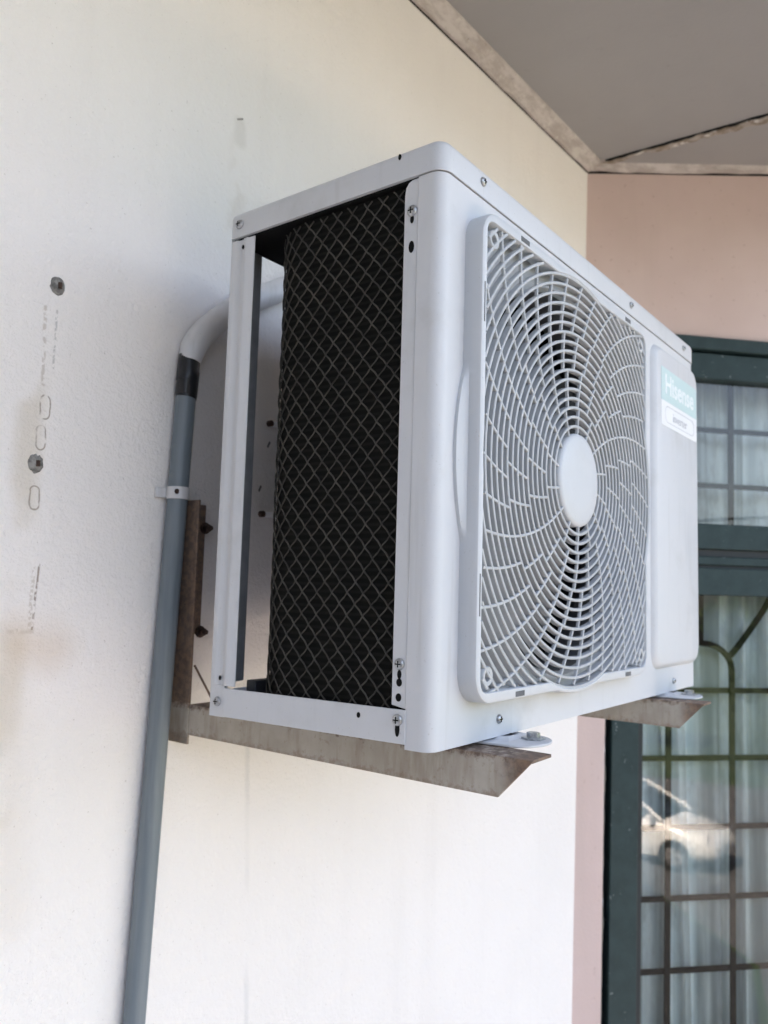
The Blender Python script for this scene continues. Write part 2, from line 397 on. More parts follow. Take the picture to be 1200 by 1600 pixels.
# roof above the soffit: fascia and two slopes so the sun stays behind the house
m = MB()
m.add([(-7.2, -.70, 1.0), (1.6, -.70, 1.31), (3.0, -1.75, 1.47), (7, -1.75, 1.47), (7, 7, 1.4), (-7.2, 7, 1.4)] +
      [(-7.2, -.70, 1.50), (1.6, -.70, 1.50), (3.0, -1.75, 1.62), (7, -1.75, 1.62), (7, 7, 1.60), (-7.2, 7, 1.60), (-5, 3, 3.0), (5, 3, 3.0)],
      [(0, 1, 7, 6), (1, 2, 8, 7), (2, 3, 9, 8), (3, 4, 10, 9), (4, 5, 11, 10), (5, 0, 6, 11),
       (6, 7, 13, 12), (7, 8, 13), (8, 9, 13), (9, 10, 13), (10, 11, 12, 13), (11, 6, 12)])
m.build('roof', simple('roof_tile', (.16, .09, .07), .8, nscale=6, var=.3), house, smooth=False)

# ---- window in the pink wall
win = sub_empty('window', house)
HW = Matrix.Translation(-house.location)
win.matrix_parent_inverse = HW
def wpart(m, name, mat, **k):
    m.map(P3); o = m.build(name, mat, None, **k); o.parent = win; return o
def wbox(m, s0, s1, n0, n1, z0, z1): return m.box(s0, s1, n0, n1, z0, z1)
F = MB()
# outer fixed frame: left stile, head, transom pieces, right stile, bottom
wbox(F, .090, .160, -.055, -.004, WZ0 + .05, .772)          # left stile
wbox(F, 1.225, 1.30, -.055, -.004, WZ0 + .05, .772)
wbox(F, .072, 1.318, -.06, .010, .777, .811)                # weathered head board
wbox(F, .160, 1.225, -.055, -.006, .704, .772)              # head rail
wbox(F, .160, 1.225, -.055, -.004, .262, .326)              # transom
wbox(F, .160, 1.225, -.055, -.008, .222, .243)              # drip bead
wbox(F, .160, 1.225, -.055, -.002, .146, .214)              # top rail of lower sash
wbox(F, .160, 1.225, -.055, -.004, WZ0 + .05, WZ0 + .12)
wbox(F, .735, .785, -.054, -.006, WZ0 + .12, .146)          # mullion further right
wpart(F, 'frame', M_green, bevel=.002)
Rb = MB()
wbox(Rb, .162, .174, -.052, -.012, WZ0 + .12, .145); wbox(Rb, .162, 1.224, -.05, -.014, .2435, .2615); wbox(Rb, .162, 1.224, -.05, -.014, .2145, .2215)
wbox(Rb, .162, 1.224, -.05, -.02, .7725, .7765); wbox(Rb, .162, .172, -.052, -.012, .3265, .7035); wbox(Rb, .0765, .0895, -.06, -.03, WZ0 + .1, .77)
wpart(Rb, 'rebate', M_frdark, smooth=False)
Pt = MB(); L = []
for i in range(160):
    z = WZ0 + .02 + (.775 - WZ0 - .02) * i / 159
    j = noise.noise(Vector((0, 0, z * 12))) * .003 + noise.noise(Vector((0, 3, z * 60))) * .0015
    L.append([(.0705, -.03, z), (.0705, -.006 + j, z), (.0765 + j, -.010 + j, z), (.082 + j * 1.5, -.022, z), (.082, -.03, z)])
Pt.loops(L, True, True, True); wpart(Pt, 'putty_bead', M_putty, ang=60)
Si = MB(); wbox(Si, .03, 1.36, -.06, .05, WZ0 - .02, WZ0 + .045); wpart(Si, 'sill', M_green, bevel=.004)
for (a0, a1, b0, b1) in ((.174, 1.224, .3262, .7038), (.174, .734, WZ0 + .12, .1458), (.786, 1.224, WZ0 + .12, .1458)):
    g = MB(); g.add([(a0, -.030, b0), (a1, -.030, b0), (a1, -.030, b1), (a0, -.030, b1)], [(0, 1, 2, 3)])
    gp = wpart(g, 'glass_pane', M_glass, smooth=False)
    if gp.data.polygons[0].normal.dot(NV) < 0: gp.data.flip_normals()
# burglar bars just inside the glass
G = MB(); gn = -.075; bw = .0078
def vbar(s, za, zb): G.box(s - bw, s + bw, gn - .003, gn + .003, za, zb)
def hbar(z, sa, sb): G.box(sa, sb, gn - .0085, gn - .0035, z - bw * .9, z + bw * .9)
SP = .176
svals = [.276 + SP * k for k in range(6)]
zv = [-.097 - .1685 * k for k in range(7)]
for z in zv: hbar(z, .10, 1.28)
for z in (.585, .435): hbar(z, .10, 1.28)
for k, s in enumerate(svals):
    vbar(s, WZ0 + .02, -.04 if k % 2 else -.10)
for s in svals[1::2]: vbar(s, .30, .76)
def ribbon(pts):
    for i in range(len(pts) - 1):
        (a0, b0), (a1, b1) = pts[i], pts[i + 1]; d = math.hypot(a1 - a0, b1 - b0); nx, nz = -(b1 - b0) / d * bw, (a1 - a0) / d * bw
        ex, ez = (a1 - a0) / d * .001, (b1 - b0) / d * .001
        G.loops([[(a0 - ex + nx, y, b0 - ez + nz), (a0 - ex - nx, y, b0 - ez - nz), (a1 + ex - nx, y, b1 + ez - nz), (a1 + ex + nx, y, b1 + ez + nz)] for y in (gn - .003, gn + .003)], True, True, True)
for s in svals[1::2]:
    # bar leans over in an arch to the left and throws a branch up to the right
    arch = [(s, -.045)] + [(s - .085 * (1 - math.cos(a)), -.045 + .068 * math.sin(a)) for a in [R_(x) for x in range(15, 91, 15)]]
    ribbon(arch); ribbon([(s - .085, .023), (s - .115, .035)])
    vbar(s - .088, .02, .21)
    ribbon([(s - .004, -.008), (s + .02, .018), (s + .055, .062), (s + .095, .115), (s + .12, .16)])
wpart(G, 'burglar_bars', M_grille, bevel=.0012)
# window catch bits on the transom
K = MB(); K.box(.515, .535, -.002, .004, .275, .283); wpart(K, 'latch', simple('latch_white', (.5, .5, .48), .5), bevel=.001)
# curtain: hangs behind the bars
def curtain(name, s0, s1, zb, zt, n0, label, amp=.022, seed=0, hem=False):
    m = MB(); L = []; NS, NZ = 260, 26
    for j in range(NZ + 1):
        z = zb + (zt - zb) * j / NZ; row = []
        for i in range(NS + 1):
            s = s0 + (s1 - s0) * i / NS
            ph = s * 78 + 2.2 * noise.noise(Vector((s * 7, seed, z * .5))) * 2 + .4 * z
            a = amp * (.6 + .8 * abs(noise.noise(Vector((s * 5, seed + 4, z * .7)))))
            row.append((s, n0 + a * math.sin(ph) + .35 * amp * math.sin(ph * 2.3 + z), z))
        L.append(row)
    m.loops(L, closed=False); m.map(P3); o = m.build(name, M_curt, None, ang=180)
    return tag(o, label, 'curtain')
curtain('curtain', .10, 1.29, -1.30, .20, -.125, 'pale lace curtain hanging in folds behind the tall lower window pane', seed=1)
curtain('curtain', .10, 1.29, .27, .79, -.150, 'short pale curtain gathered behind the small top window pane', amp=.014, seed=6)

# ================================================================ AIR CONDITIONER
W, D, H = .759, .28, .55; ZL = .519
ac = empty('air_conditioner', (.38, .14, 0), 'white outdoor air conditioner unit with round fan guard, fixed high on the white wall', 'air conditioner')
CX, CZ, RG, RH = .2605, .265, .2315, .216
def rr_dist(th, x0, x1, z0, z1, rad):
    # distance from (CX,CZ) to rounded rectangle outline along th
    dx, dz = math.cos(th), math.sin(th); lo, hi = 0, 1
    cx, cz, hx, hz = (x0 + x1) / 2, (z0 + z1) / 2, (x1 - x0) / 2, (z1 - z0) / 2
    for _ in range(26):
        t = (lo + hi) / 2; qx = abs(CX + dx * t - cx) - hx + rad; qz = abs(CZ + dz * t - cz) - hz + rad
        d = math.hypot(max(qx, 0), max(qz, 0)) + min(max(qx, qz), 0) - rad
        if d < 0: lo = t
        else: hi = t
    return lo
NF = 360
THS = [2 * math.pi * i / NF for i in range(NF)]
def bulge(t):          # the rim swells round the fan except on the left, where it stays straight
    k = max(0, min(1, (-math.cos(t) - .35) / .4)); return RG - .016 * k
RO = [max(rr_dist(t, .041, .4815, .037, .497, .028), bulge(t) + .002) for t in THS]
RI = [min(max(rr_dist(t, .049, .474, .0475, .4865, .012), bulge(t) - .003), RO[i] - .004) for i, t in enumerate(THS)]
def polar(r, t, y): return (CX + r * math.cos(t), y, CZ + r * math.sin(t))
# front panel: flat face with round opening, wraps round both sides
m = MB(); x0, x1 = .02, .515
corner_t = [math.atan2(z - CZ, x - CX) % (2 * math.pi) for x in (x0, x1) for z in (0, ZL)]
ths = sorted(set([round(t, 6) for t in THS[::3]] + [round(t, 6) for t in corner_t]))
def rect_r(t):
    dx, dz = math.cos(t), math.sin(t); c = []
    if dx > 1e-9: c.append((x1 - CX) / dx)
    if dx < -1e-9: c.append((x0 - CX) / dx)
    if dz > 1e-9: c.append((ZL - CZ) / dz)
    if dz < -1e-9: c.append((0 - CZ) / dz)
    return min(c)
m.loops([[polar(rect_r(t), t, 0) for t in ths], [polar(RH, t, 0) for t in ths], [polar(RH - .004, t, .006) for t in ths]])
m.add([(x1, 0, 0), (W - .016, 0, 0), (W - .016, 0, ZL), (x1, 0, ZL)], [(0, 1, 2, 3)])
arc = [(.02, 0)] + [(.013 - .013 * math.sin(a), .013 - .013 * math.cos(a)) for a in [R_(x) for x in range(0, 91, 9)]] + [(0, .0265), (.0022, .0268)]
m.loops([[(p[0], p[1], z) for p in arc] for z in (0, ZL)], closed=False)
arcr = [(W - .016 + .016 * math.sin(a), .016 - .016 * math.cos(a)) for a in [R_(x) for x in range(0, 91, 15)]] + [(W, .03)]
m.loops([[(p[0], p[1], z) for p in arcr] for z in (0, ZL)], closed=False)
# returned lower edge
under = arc[::-1][1:] + [(W - .016, 0)]
m.loops([[(p[0], p[1], 0) for p in arc[:-1]], [(min(p[0] + .018, .03), p[1] * .3 + .016, .002) for p in arc[:-1]]], closed=False)
m.add([(.02, 0, 0), (W - .016, 0, 0), (W - .016, .018, .002), (.02, .018, .002)], [(0, 1, 2, 3)])
fp = m.build('front_panel', M_unit, ac, ang=40)
# top cover
def lid_outline(g=0):
    o = []
    for (cx, cy, r, a0) in ((.013, .013, .0145, 180), (W - .018, .018, .0195, 270), (W - .006, D - .004, .0075, 0), (.006, D - .004, .0075, 90)):
        for k in range(0, 7):
            a = R_(a0 + 90 * k / 6); o.append((cx + (r - g) * math.cos(a), cy + (r - g) * math.sin(a)))
    return o
m = MB()
LP = [(0.0, ZL + .0012), (0, ZL + .0235), (.0012, ZL + .0275), (.0035, ZL + .030), (.0075, ZL + .0312)]
m.loops([[(p[0], p[1], ZL + .0012) for p in lid_outline(.003)]] + [[(p[0], p[1], z) for p in lid_outline(g)] for g, z in LP], True, True, True)
lid = m.build('top_cover', M_unit, ac, ang=50)
# dark seam under the lid
m = MB(); m.loops([[(p[0], p[1], z) for p in lid_outline(.0035)] for z in (ZL - .0008, ZL + .0011)], True, True, True)
m.build('lid_seam', M_black, ac)
# rear corner post with pressed rib, screw foot overlapping the base rail
m = MB(); yb, yf = D, .2445
prof = [(.0, yb), (-.0006, .276), (-.0006, .2705), (.0014, .2685), (.0014, .262), (-.0006, .2600), (-.0010, .2545), (.0006, .2520), (.0010, yf), (.0022, yf), (.0020, .2785), (.043, .2788), (.043, yb)]
m.loops([[(p[0], p[1], z) for p in prof] for z in (.033, ZL - .0015)], True, True, True)
m.box(.0001, .0022, .2585, yb, .0005, .033)
m.box(.0023, .022, .2780, yb, .0005, .033)
post = m.build('rear_post', M_unit, ac, ang=50)
m = MB(); m.box(.0024, .0435, .2765, .2783, .034, ZL - .002)  # strip over the post's white return, inner shade painted as grey
m.build('post_flange_shade', simple('flange_shade_grey', (.21, .215, .225), .6, .1), ac)
# base pan with side rail
m = MB()
rail = [(.0258, .0042), (.2583, .0012), (.2583, .0305), (.030, .0335), (.0258, .0335)]
m.prism(rail, 0, -.0012, .0006)
m.box(.0008, W - .004, .022, D - .001, .0042, .0065)
m.box(.03, W - .01, D - .003, D - .0008, .0066, .026)
m.box(.0008, .004, .245, D - .003, .0066, .03)
pan = m.build('base_pan', M_unit, ac, bevel=.0006)
m = MB(); m.box(.048, .16, .262, .2765, .0068, .034); m.build('pan_bracket', M_inner, ac, bevel=.001)
# front side flange carrying the screws
m = MB()
fl = [(.027, .0340), (.0425, .0365), (.0425, .505), (.0415, .512), (.0385, .5165), (.034, .5185), (.027, .5185)]
m.prism(fl, 0, .0008, .0028)
m.build('side_flange', M_unit, ac, bevel=.0006)
# closed right side and back
m = MB(); m.box(W - .0015, W - .0003, .031, D - .001, .0066, ZL - .002); m.box(.56, W - .002, D - .0022, D - .001, .027, ZL - .002); m.build('side_panel', M_unit, ac, smooth=False)
m = MB(); m.box(.556, .558, .03, D - .004, .007, ZL - .003); m.build('divider', M_inner, ac, smooth=False)
# coil and wire mesh round the left rear corner
def path(u, off=0):
    # u = 0 at front (y=.044); straight, quarter turn, straight along the back
    xs, y0, ys, rad = .0055 + off, .044, .174, .064 - off
    l1 = ys - y0
    if u <= l1: return (xs, y0 + u), (-1, 0)
    a = (u - l1) / .064
    if a < math.pi / 2:
        cx, cy = .0695, ys
        return (cx - rad * math.cos(a), cy + rad * math.sin(a)), (-math.cos(a), math.sin(a))
    u2 = u - l1 - .064 * math.pi / 2
    return (.0695 + u2, ys + rad), (0, 1)
UL = .124 + .113 + .44
m = MB(); zb, zt = .0068, ZL - .002
us = [UL * i / 150 for i in range(151)]
m.loops([[(*path(u, o)[0], z) for u in us] for (o, z) in ((.0016, zb), (.0016, zt), (.022, zt), (.022, zb), (.0016, zb))], closed=False)
m.add([(.0071, .044, zb), (.0275, .044, zb), (.0275, .044, zt), (.0071, .044, zt)], [(0, 1, 2, 3)])
m.build('coil', M_fins, ac, ang=60)
m = MB(); m.box(.003, .03, .0425, .0436, .034, ZL - .003); m.build('coil_end_plate', M_dark, ac, smooth=False)
m = MB(); PU, PV = .0192, .0214; UM = .40; rw = .00088
def wire_line(c, sg):
    # zig line v = zb + sg*(u-c)*PV/PU ; soften at nodes for a woven look
    pts = []; n = 0; step = PU / 8
    for i in range(int(UM / step) + 1):
        u = i * step; v = (u - c) / PU * PV
        v = v if sg > 0 else (zt - zb - v)
        k = ((u - c) / PU * 2 * math.pi * 2)
        vv = v + .0006 * math.sin(k) * sg + .0012 * noise.noise(Vector((u * 25, v * 25, 3)))
        if 0.002 <= vv <= zt - zb - .002:
            (x, y), (nx, ny) = path(u); oo = .0003 * sg + .0006 + .0007 * noise.noise(Vector((u * 30, vv * 18, 0)))
            pts.append((x + nx * oo, y + ny * oo, zb + vv))
        else:
            if len(pts) > 1: m.tube(pts, rw, 4, False)
            pts = []
    if len(pts) > 1: m.tube(pts, rw, 4, False)
nV = int((zt - zb) / PV) + 2; nU = int(UM / PU) + 2
for k in range(-nV, nU):
    wire_line(k * PU, 1); wire_line(k * PU, -1)
m.build('wire_mesh', M_wire, ac, ang=60)
# round shroud, fan, motor hub
m = MB(); m.loops([[polar(r_, t, y) for t in THS[::4]] for r_, y in ((RH - .004, .006), (RH - .006, .02), (RH - .006, .055), (RH + .02, .075))])
m.build('shroud', simple('shroud_plastic', (.16, .165, .17), .6, nscale=15), ac, ang=60)
fan = MB()
fan.lathe([(.0, .035), (.03, .036), (.046, .042), (.05, .055), (.05, .10), (.0, .10)], (CX, 0, CZ), 'y', 32)
for b in range(3):
    L = []
    for i in range(11):
        r_ = .045 + (.202 - .045) * i / 10; row = []
        for j in range(9):
            a = b * 2 * math.pi / 3 + .35 + (j / 8) * (1.25 + .25 * math.sin(i / 10 * math.pi)) + .25 * i / 10
            y = .045 + .045 * (j / 8) + .01 * math.sin(j / 8 * math.pi)
            row.append(polar(r_, a, y))
        L.append(row)
    fan.loops(L, closed=False)
fan.build('fan', M_fan, ac, ang=60)
m = MB(); m.box(.235, .25, .12, .13, .02, ZL - .01); m.box(.272, .287, .12, .13, .02, ZL - .01); m.lathe([(.0, .10), (.05, .10), (.055, .11), (.055, .17), (0, .17)], (CX, 0, CZ), 'y', 24)
m.build('motor', M_inner, ac)
# guard: square rim with circular bulge
m = MB(); YG = -.0195
ROB = [max(RO[i], RG + .0025) for i in range(NF)]
m.loops([[polar(ROB[i], t, .0005) for i, t in enumerate(THS)], [polar(ROB[i], t, -.0035) for i, t in enumerate(THS)], [polar(ROB[i] * .35 + RO[i] * .65, t, -.0060) for i, t in enumerate(THS)], [polar(RO[i], t, -.0070) for i, t in enumerate(THS)], [polar(RO[i], t, YG + .0035) for i, t in enumerate(THS)],
         [polar(RO[i] - .0012, t, YG + .001) for i, t in enumerate(THS)], [polar(RO[i] - .0032, t, YG) for i, t in enumerate(THS)],
         [polar(max(RI[i], .0) + .0008 if RI[i] + .0008 < RO[i] - .0033 else RO[i] - .0034, t, YG) for i, t in enumerate(THS)],
         [polar(RI[i], t, YG + .001) for i, t in enumerate(THS)], [polar(RI[i], t, -.004) for i, t in enumerate(THS)]])
guard = m.build('fan_guard', M_plas, ac, ang=35)
RIf = lambda t: RI[int(round((t % (2 * math.pi)) / (2 * math.pi) * NF)) % NF]
m = MB(); w2, yg0, yg1 = .0016, -.0185, -.0118
def band(pts, wv=w2, y0=yg0, y1=yg1):
    # pts: (x,z) polyline swept as a rounded-front rib with depth
    L = []
    for i, p in enumerate(pts):
        a = pts[max(i - 1, 0)]; b = pts[min(i + 1, len(pts) - 1)]
        d = math.hypot(b[0] - a[0], b[1] - a[1]) or 1; nx, nz = -(b[1] - a[1]) / d, (b[0] - a[0]) / d
        L.append([(p[0] + nx * q * wv, y, p[1] + nz * q * wv) for q, y in ((1.05, y1), (1.0, y0 + .0006), (.6, y0), (-.6, y0), (-1.0, y0 + .0006), (-1.05, y1))])
    m.loops(L, True, True, True)
PITCH = .01045; k = 1
rings = []
r_ = .052 + .0085
while r_ < .34: rings.append(r_); r_ += PITCH
for r_ in rings:
    n = max(96, int(r_ * 900)); run = []
    inside = [r_ < RIf(2 * math.pi * i / n) + .0006 for i in range(n)]
    if all(inside):
        pts = [(CX + r_ * math.cos(2 * math.pi * i / n), CZ + r_ * math.sin(2 * math.pi * i / n)) for i in range(n + 1)]
        band(pts)
    else:
        st = inside.index(False)
        for q in range(st, st + n + 1):
            i = q % n
            if inside[i] and q < st + n: run.append((CX + r_ * math.cos(2 * math.pi * i / n), CZ + r_ * math.sin(2 * math.pi * i / n)))
            else:
                if len(run) > 2: band(run)
                run = []
def swirl(r): return -.42 * (max(0, r - .052) / .18) ** 1.05
groups = [(.050, rings[2], 14), (rings[2], rings[6], 20), (rings[6], rings[10], 28), (rings[10], .345, 36)]
for gi, (ra, rb, cnt) in enumerate(groups):
    ph0 = R_(41)
    for c in range(cnt):
        a0 = ph0 + 2 * math.pi * c / cnt
        pts = []
        for i in range(25):
            r_ = ra + (rb - ra) * i / 24; a = a0 + swirl(r_)
            if r_ > RIf(a) + .0004: break
            pts.append((CX + r_ * math.cos(a), CZ + r_ * math.sin(a)))
        if len(pts) > 1: band(pts, .0014, yg0 + .0003, yg0 + .0034)
gr = m.build('guard_ribs', M_grid, ac, ang=40)
m = MB(); m.lathe([(.0, -.0215), (.030, -.0213), (.047, -.0205), (.0515, -.0190), (.0525, -.0165), (.0525, -.006), (.0, -.006)], (CX, 0, CZ), 'y', 64)
hub = m.build('guard_hub', M_plas, ac, ang=50)
# corner bosses of the guard and dark clip slots
for (bx, bz) in ((.064, .471), (.064, .062), (.459, .471), (.459, .062)):
    MB().lathe([(.0048, -.008), (.0048, -.0180), (.0085, -.0185), (.0095, -.0172), (.0095, -.004)], (bx, 0, bz), 'y', 20).build('screw_boss', M_grid, ac, ang=50)
M_slot = simple('clip_slot_shade', (.12, .125, .13), .7)
for b_ in ([(sx, sx + .018, YG - .0003, -.012, za, za + .0050) for sx in (.115, .40) for za in (.4893, .0395)] + [(.0445, .0460, YG - .0003, -.012, za, za + .038) for za in (.386, .116)]):
    MB().box(*b_).build('clip_slot', M_slot, ac, smooth=False)
# raised service panel on the right
def rrect(x0, x1, z0, z1, r, n=6):
    o = []
    for cx, cz, a0 in ((x1 - r, z1 - r, 0), (x0 + r, z1 - r, 90), (x0 + r, z0 + r, 180), (x1 - r, z0 + r, 270)):
        for k in range(n + 1):
            a = R_(a0 + 90 * k / n); o.append((cx + r * math.cos(a), cz + r * math.sin(a)))
    return o
m = MB(); m.loops([[(p[0], y, p[1]) for p in rrect(.548 + g, W - .004 - g, .036 + g, .506 - g, .024)] for g, y in ((0, .0004), (.002, -.003), (.006, -.0072), (.009, -.0082))], True, False, True)
sp = m.build('service_panel', M_unit, ac, ang=50)
# sticker: teal band with lettering, white band with a small outlined word
m = MB(); m.box(.572, .742, -.0087, -.0080, .425, .474); lt = m.build('brand_label', simple('teal_label', (.52, .68, .69), .35, nscale=10, var=.03), sp); lt['label'] = 'pale teal label'
m = MB(); m.box(.572, .742, -.0087, -.0080, .3875, .4246); lw = m.build('brand_label', simple('white_label', (.82, .84, .86), .35, nscale=10, var=.02), sp); lw['label'] = 'white label with small oval mark'
def text(body, size, x, z, mat, y=-.0089, sx=1.0, parent=None, name='lettering', off=0):
    c = bpy.data.curves.new(name, 'FONT'); c.body = body; c.size = size; c.extrude = .0002; c.align_x = 'CENTER'; c.align_y = 'CENTER'; c.offset = off
    o = bpy.data.objects.new(name, c); scene.collection.objects.link(o)
    dg = bpy.context.evaluated_depsgraph_get(); me = bpy.data.meshes.new_from_object(o.evaluated_get(dg)); bpy.data.objects.remove(o)
    o = bpy.data.objects.new(name, me); scene.collection.objects.link(o); me.materials.append(mat)
    o.parent = parent
    for v in me.vertices:
        a, b, c_ = v.co; v.co = (x + a * sx, y - c_, z + b)
    o.matrix_parent_inverse = parent_world(parent).inverted()
    return o
M_let = simple('label_white_ink', (.80, .86, .87), .4, nscale=10, var=.01)
M_letg = simple('label_grey_ink', (.50, .52, .56), .4, nscale=10, var=.02)
text('Hisense', .041, .657, .4495, M_let, sx=1.08, parent=lt and sp, off=.0008)
text('inverter', .0185, .657, .405, M_letg, sx=1.15, parent=sp)
o1, o2 = rrect(.588, .728, .3935, .4185, .011), rrect(.5890, .727, .3945, .4175, .0105)
MB().loops([[(p[0], -.0090, p[1]) for p in o1], [(p[0], -.0090, p[1]) for p in o2], [(p[0], -.0087, p[1]) for p in o2]]).build('label_outline', M_letg, sp, smooth=False)
# screws
def screw(p, axis, r=.0052, slot=False):
    s = -1
    prof = [(r, .0), (r, s * .0010), (r * .78, s * .0024), (r * .3, s * .0031), (0, s * .0031)]
    o = MB().lathe(prof, p, axis, 16).build('screw', M_screw, ac, ang=50)
    rc = MB(); q = r * .55
    if axis == 'x': rc.box(p[0] - .0034, p[0] - .0024, p[1] - q, p[1] + q, p[2] - .0005, p[2] + .0005); rc.box(p[0] - .0034, p[0] - .0024, p[1] - .0005, p[1] + .0005, p[2] - q, p[2] - .0006); rc.box(p[0] - .0034, p[0] - .0024, p[1] - .0005, p[1] + .0005, p[2] + .0006, p[2] + q)
    else: rc.box(p[0] - q, p[0] + q, p[1] - .0034, p[1] - .0024, p[2] - .0005, p[2] + .0005); rc.box(p[0] - .0005, p[0] + .0005, p[1] - .0034, p[1] - .0024, p[2] - q, p[2] - .0006); rc.box(p[0] - .0005, p[0] + .0005, p[1] - .0034, p[1] - .0024, p[2] + .0006, p[2] + q)
    r2_ = rc.build('screw_recess', M_black, o, smooth=False)
for x, z in ((.0685, .5355), (.468, .5335), (.7, .5335)): screw((x, -.0014, z), 'y', .0045)
for x, z in ((.118, .0165), (.6455, .0150)): screw((x, 0, z), 'y', .0045)
screw((-.0018, .2662, .5345), 'x'); screw((-.0002, .2682, .0160), 'x', .0050)
screw((.0008, .0335, .4880), 'x', .0055); screw((.0008, .0345, .0725), 'x', .0052); screw((-.0012, .0338, .0245), 'x', .0052)
m = MB()
def hole(y, z, h=.0042, wd=.0022, x=.0004):
    n = 14; L = []
    for xx in (x, x + .001):
        L.append([(xx, y + wd * math.cos(2 * math.pi * k / n), z + h * math.sin(2 * math.pi * k / n)) for k in range(n)])
    MB().loops(L, True, True, True).build('screw_hole', M_black, ac, smooth=False)
hole(.0335, .4535, .0058, .0030); hole(.0345, .0565, .0036, .0030); hole(.0348, .0435, .0036, .0030); hole(.0345, .0635, .004, .0022)
hole(.0338, .0165, .0065, .0024, -.0016); hole(.0775, .0238, .0026, .0020, -.0016); hole(.0480, .5440, .0030, .0016, -.0020); hole(.2600, .5075, .0024, .0016, -.0016); hole(.2655, .0405, .0024, .0014, -.0010)
hole(.0335, .4800, .0040, .0020)
# feet, bolts
def foot(x):
    f = MB(); o = []
    for k in range(13):
        a = R_(180 + 180 * k / 12); o.append((x + .034 * math.cos(a), -.020 + .026 * math.sin(a)))
    o += [(x + .045, .06), (x - .045, .06)]
    f.loops([[(p[0], p[1], z) for p in o] for z in (-.0045, -.0020)], True, True, True)
    f.loops([[(x - .016, .04, -.0018), (x - .010, -.010, .0012), (x + .010, -.010, .0012), (x + .016, .04, -.0018)], [(x - .022, .04, -.0019), (x - .018, -.016, -.0019), (x + .018, -.016, -.0019), (x + .022, .04, -.0019)]], False)
    ft = f.build('foot', M_unit, ac, bevel=.0008)
    b = MB().lathe([(.0115, -.0018), (.0115, -.0002), (.0065, -.0001), (.0065, .0045), (.0, .0048)], (x + .010, -.026, 0), 'z', 6)
    b.build('bolt', M_screw, ft, ang=40)
    f = MB(); f.box(x - .03, x + .03, D - .03, D + .03, -.0045, -.0022); f.build('foot', M_unit, ac, bevel=.0008)
foot(.130); foot(.625)

# ================================================================ BRACKETS
def bracket(x, loc_label):
    b = empty('wall_bracket', (x, YW, -.04), loc_label, 'bracket', 'steel angle brackets under the air conditioner')
    t_ = .003
    arm = MB()
    # upright leg of the arm (faces left), mitred at the tip
    arm.prism([(.384, -.041), (-.032, -.041), (-.066, -.0052), (.384, -.0052)], 0, x, x + t_)
    # flat leg on top, pointed tip
    arm.prism([(x, -.066), (x + .014, -.0655), (x + .040, -.063), (x + .040, .384), (x, .384)], 2, -.0082, -.0050) if False else arm.loops([[(p[0], p[1], z) for p in [(x + t_, -.064), (x + .041, -.0635), (x + .041, .384), (x + t_, .384)]] for z in (-.0082, -.0052)], True, True, True)
    arm.build('arm', M_br, b, bevel=.0005)
    up = MB()
    up.box(x - .0006, x + t_ - .0006, .3850, YW - .0005, -.0520, .240)
    up.box(x + t_ - .0004, x + .037, YW - .0045, YW - .0005, .075, .238)
    up.box(x + t_ - .0004, x + .016, YW - .0040, YW - .0005, -.050, .0745)
    up.build('upright', M_br, b, bevel=.0005)
    MB().tube([(x + .006, .386, .040), (x + .006, .345, -.004)], .0013, 6).build('gusset', M_br, b)
    for z in (.2085, .078):
        MB().lathe([(.0075, 0), (.0075, -.002), (.005, -.0022), (.005, -.008), (.003, -.0082), (.003, -.013), (0, -.013)], (x + .036, YW - .0046, z), 'y', 12).build('bolt', M_rust, b)
bracket(.060, 'rusty steel angle bracket under the mesh side of the unit, beside the grey pipe')
bracket(.5675, 'far steel angle bracket under the service panel end of the unit, before the window')

# ================================================================ PIPE ON THE WALL
pp = empty('conduit_pipe', (.03, .404, -2), 'grey plastic pipe running up the white wall left of the unit into a white bend', 'pipe')
def px(z): return .0481 + (z - .3667) * .0364
rp = .0125; yp = YW - .0135
MB().tube([(px(z), yp, z) for z in (-4.6, -2, -.8, -.36, -.1, .1, .27, .368)], rp, 28).build('pipe', M_pipe, pp)
tp = MB(); L = []
pts = [(px(z) + (.0004 if i % 2 else 0), yp - .0003, z) for i, z in enumerate([.366, .370, .3705, .388, .3885, .400, .4005, .412, .4125, .420])]
tp.tube(pts, [.0129, .0132, .0136, .0136, .0140, .0140, .0136, .0138, .0134, .0132], 28); tp.build('black_tape', M_tape, pp, ang=50)
# bend sampled from the photograph's run: goes up, leans right, then runs behind the unit
ctl = [(.0505, .413), (.0535, .427), (.0610, .443), (.0728, .4586), (.0915, .4772), (.112, .4955), (.1348, .5126), (.1555, .526), (.1771, .5392), (.22, .565), (.28, .60)]
pts = []
for i in range(len(ctl) - 1):
    for k in range(4):
        t_ = k / 4; p0 = ctl[max(i - 1, 0)]; p1 = ctl[i]; p2 = ctl[i + 1]; p3 = ctl[min(i + 2, len(ctl) - 1)]
        c = [.5 * (2 * p1[j] + (p2[j] - p0[j]) * t_ + (2 * p0[j] - 5 * p1[j] + 4 * p2[j] - p3[j]) * t_ ** 2 + (-p0[j] + 3 * p1[j] - 3 * p2[j] + p3[j]) * t_ ** 3) for j in (0, 1)]
        pts.append((c[0], yp - .001, c[1]))
MB().tube(pts, [.0134 + .0028 * min(1, i / 5) for i in range(len(pts))], 28).build('bend', M_pipew, pp)
zc = .247
cl = MB(); L = []
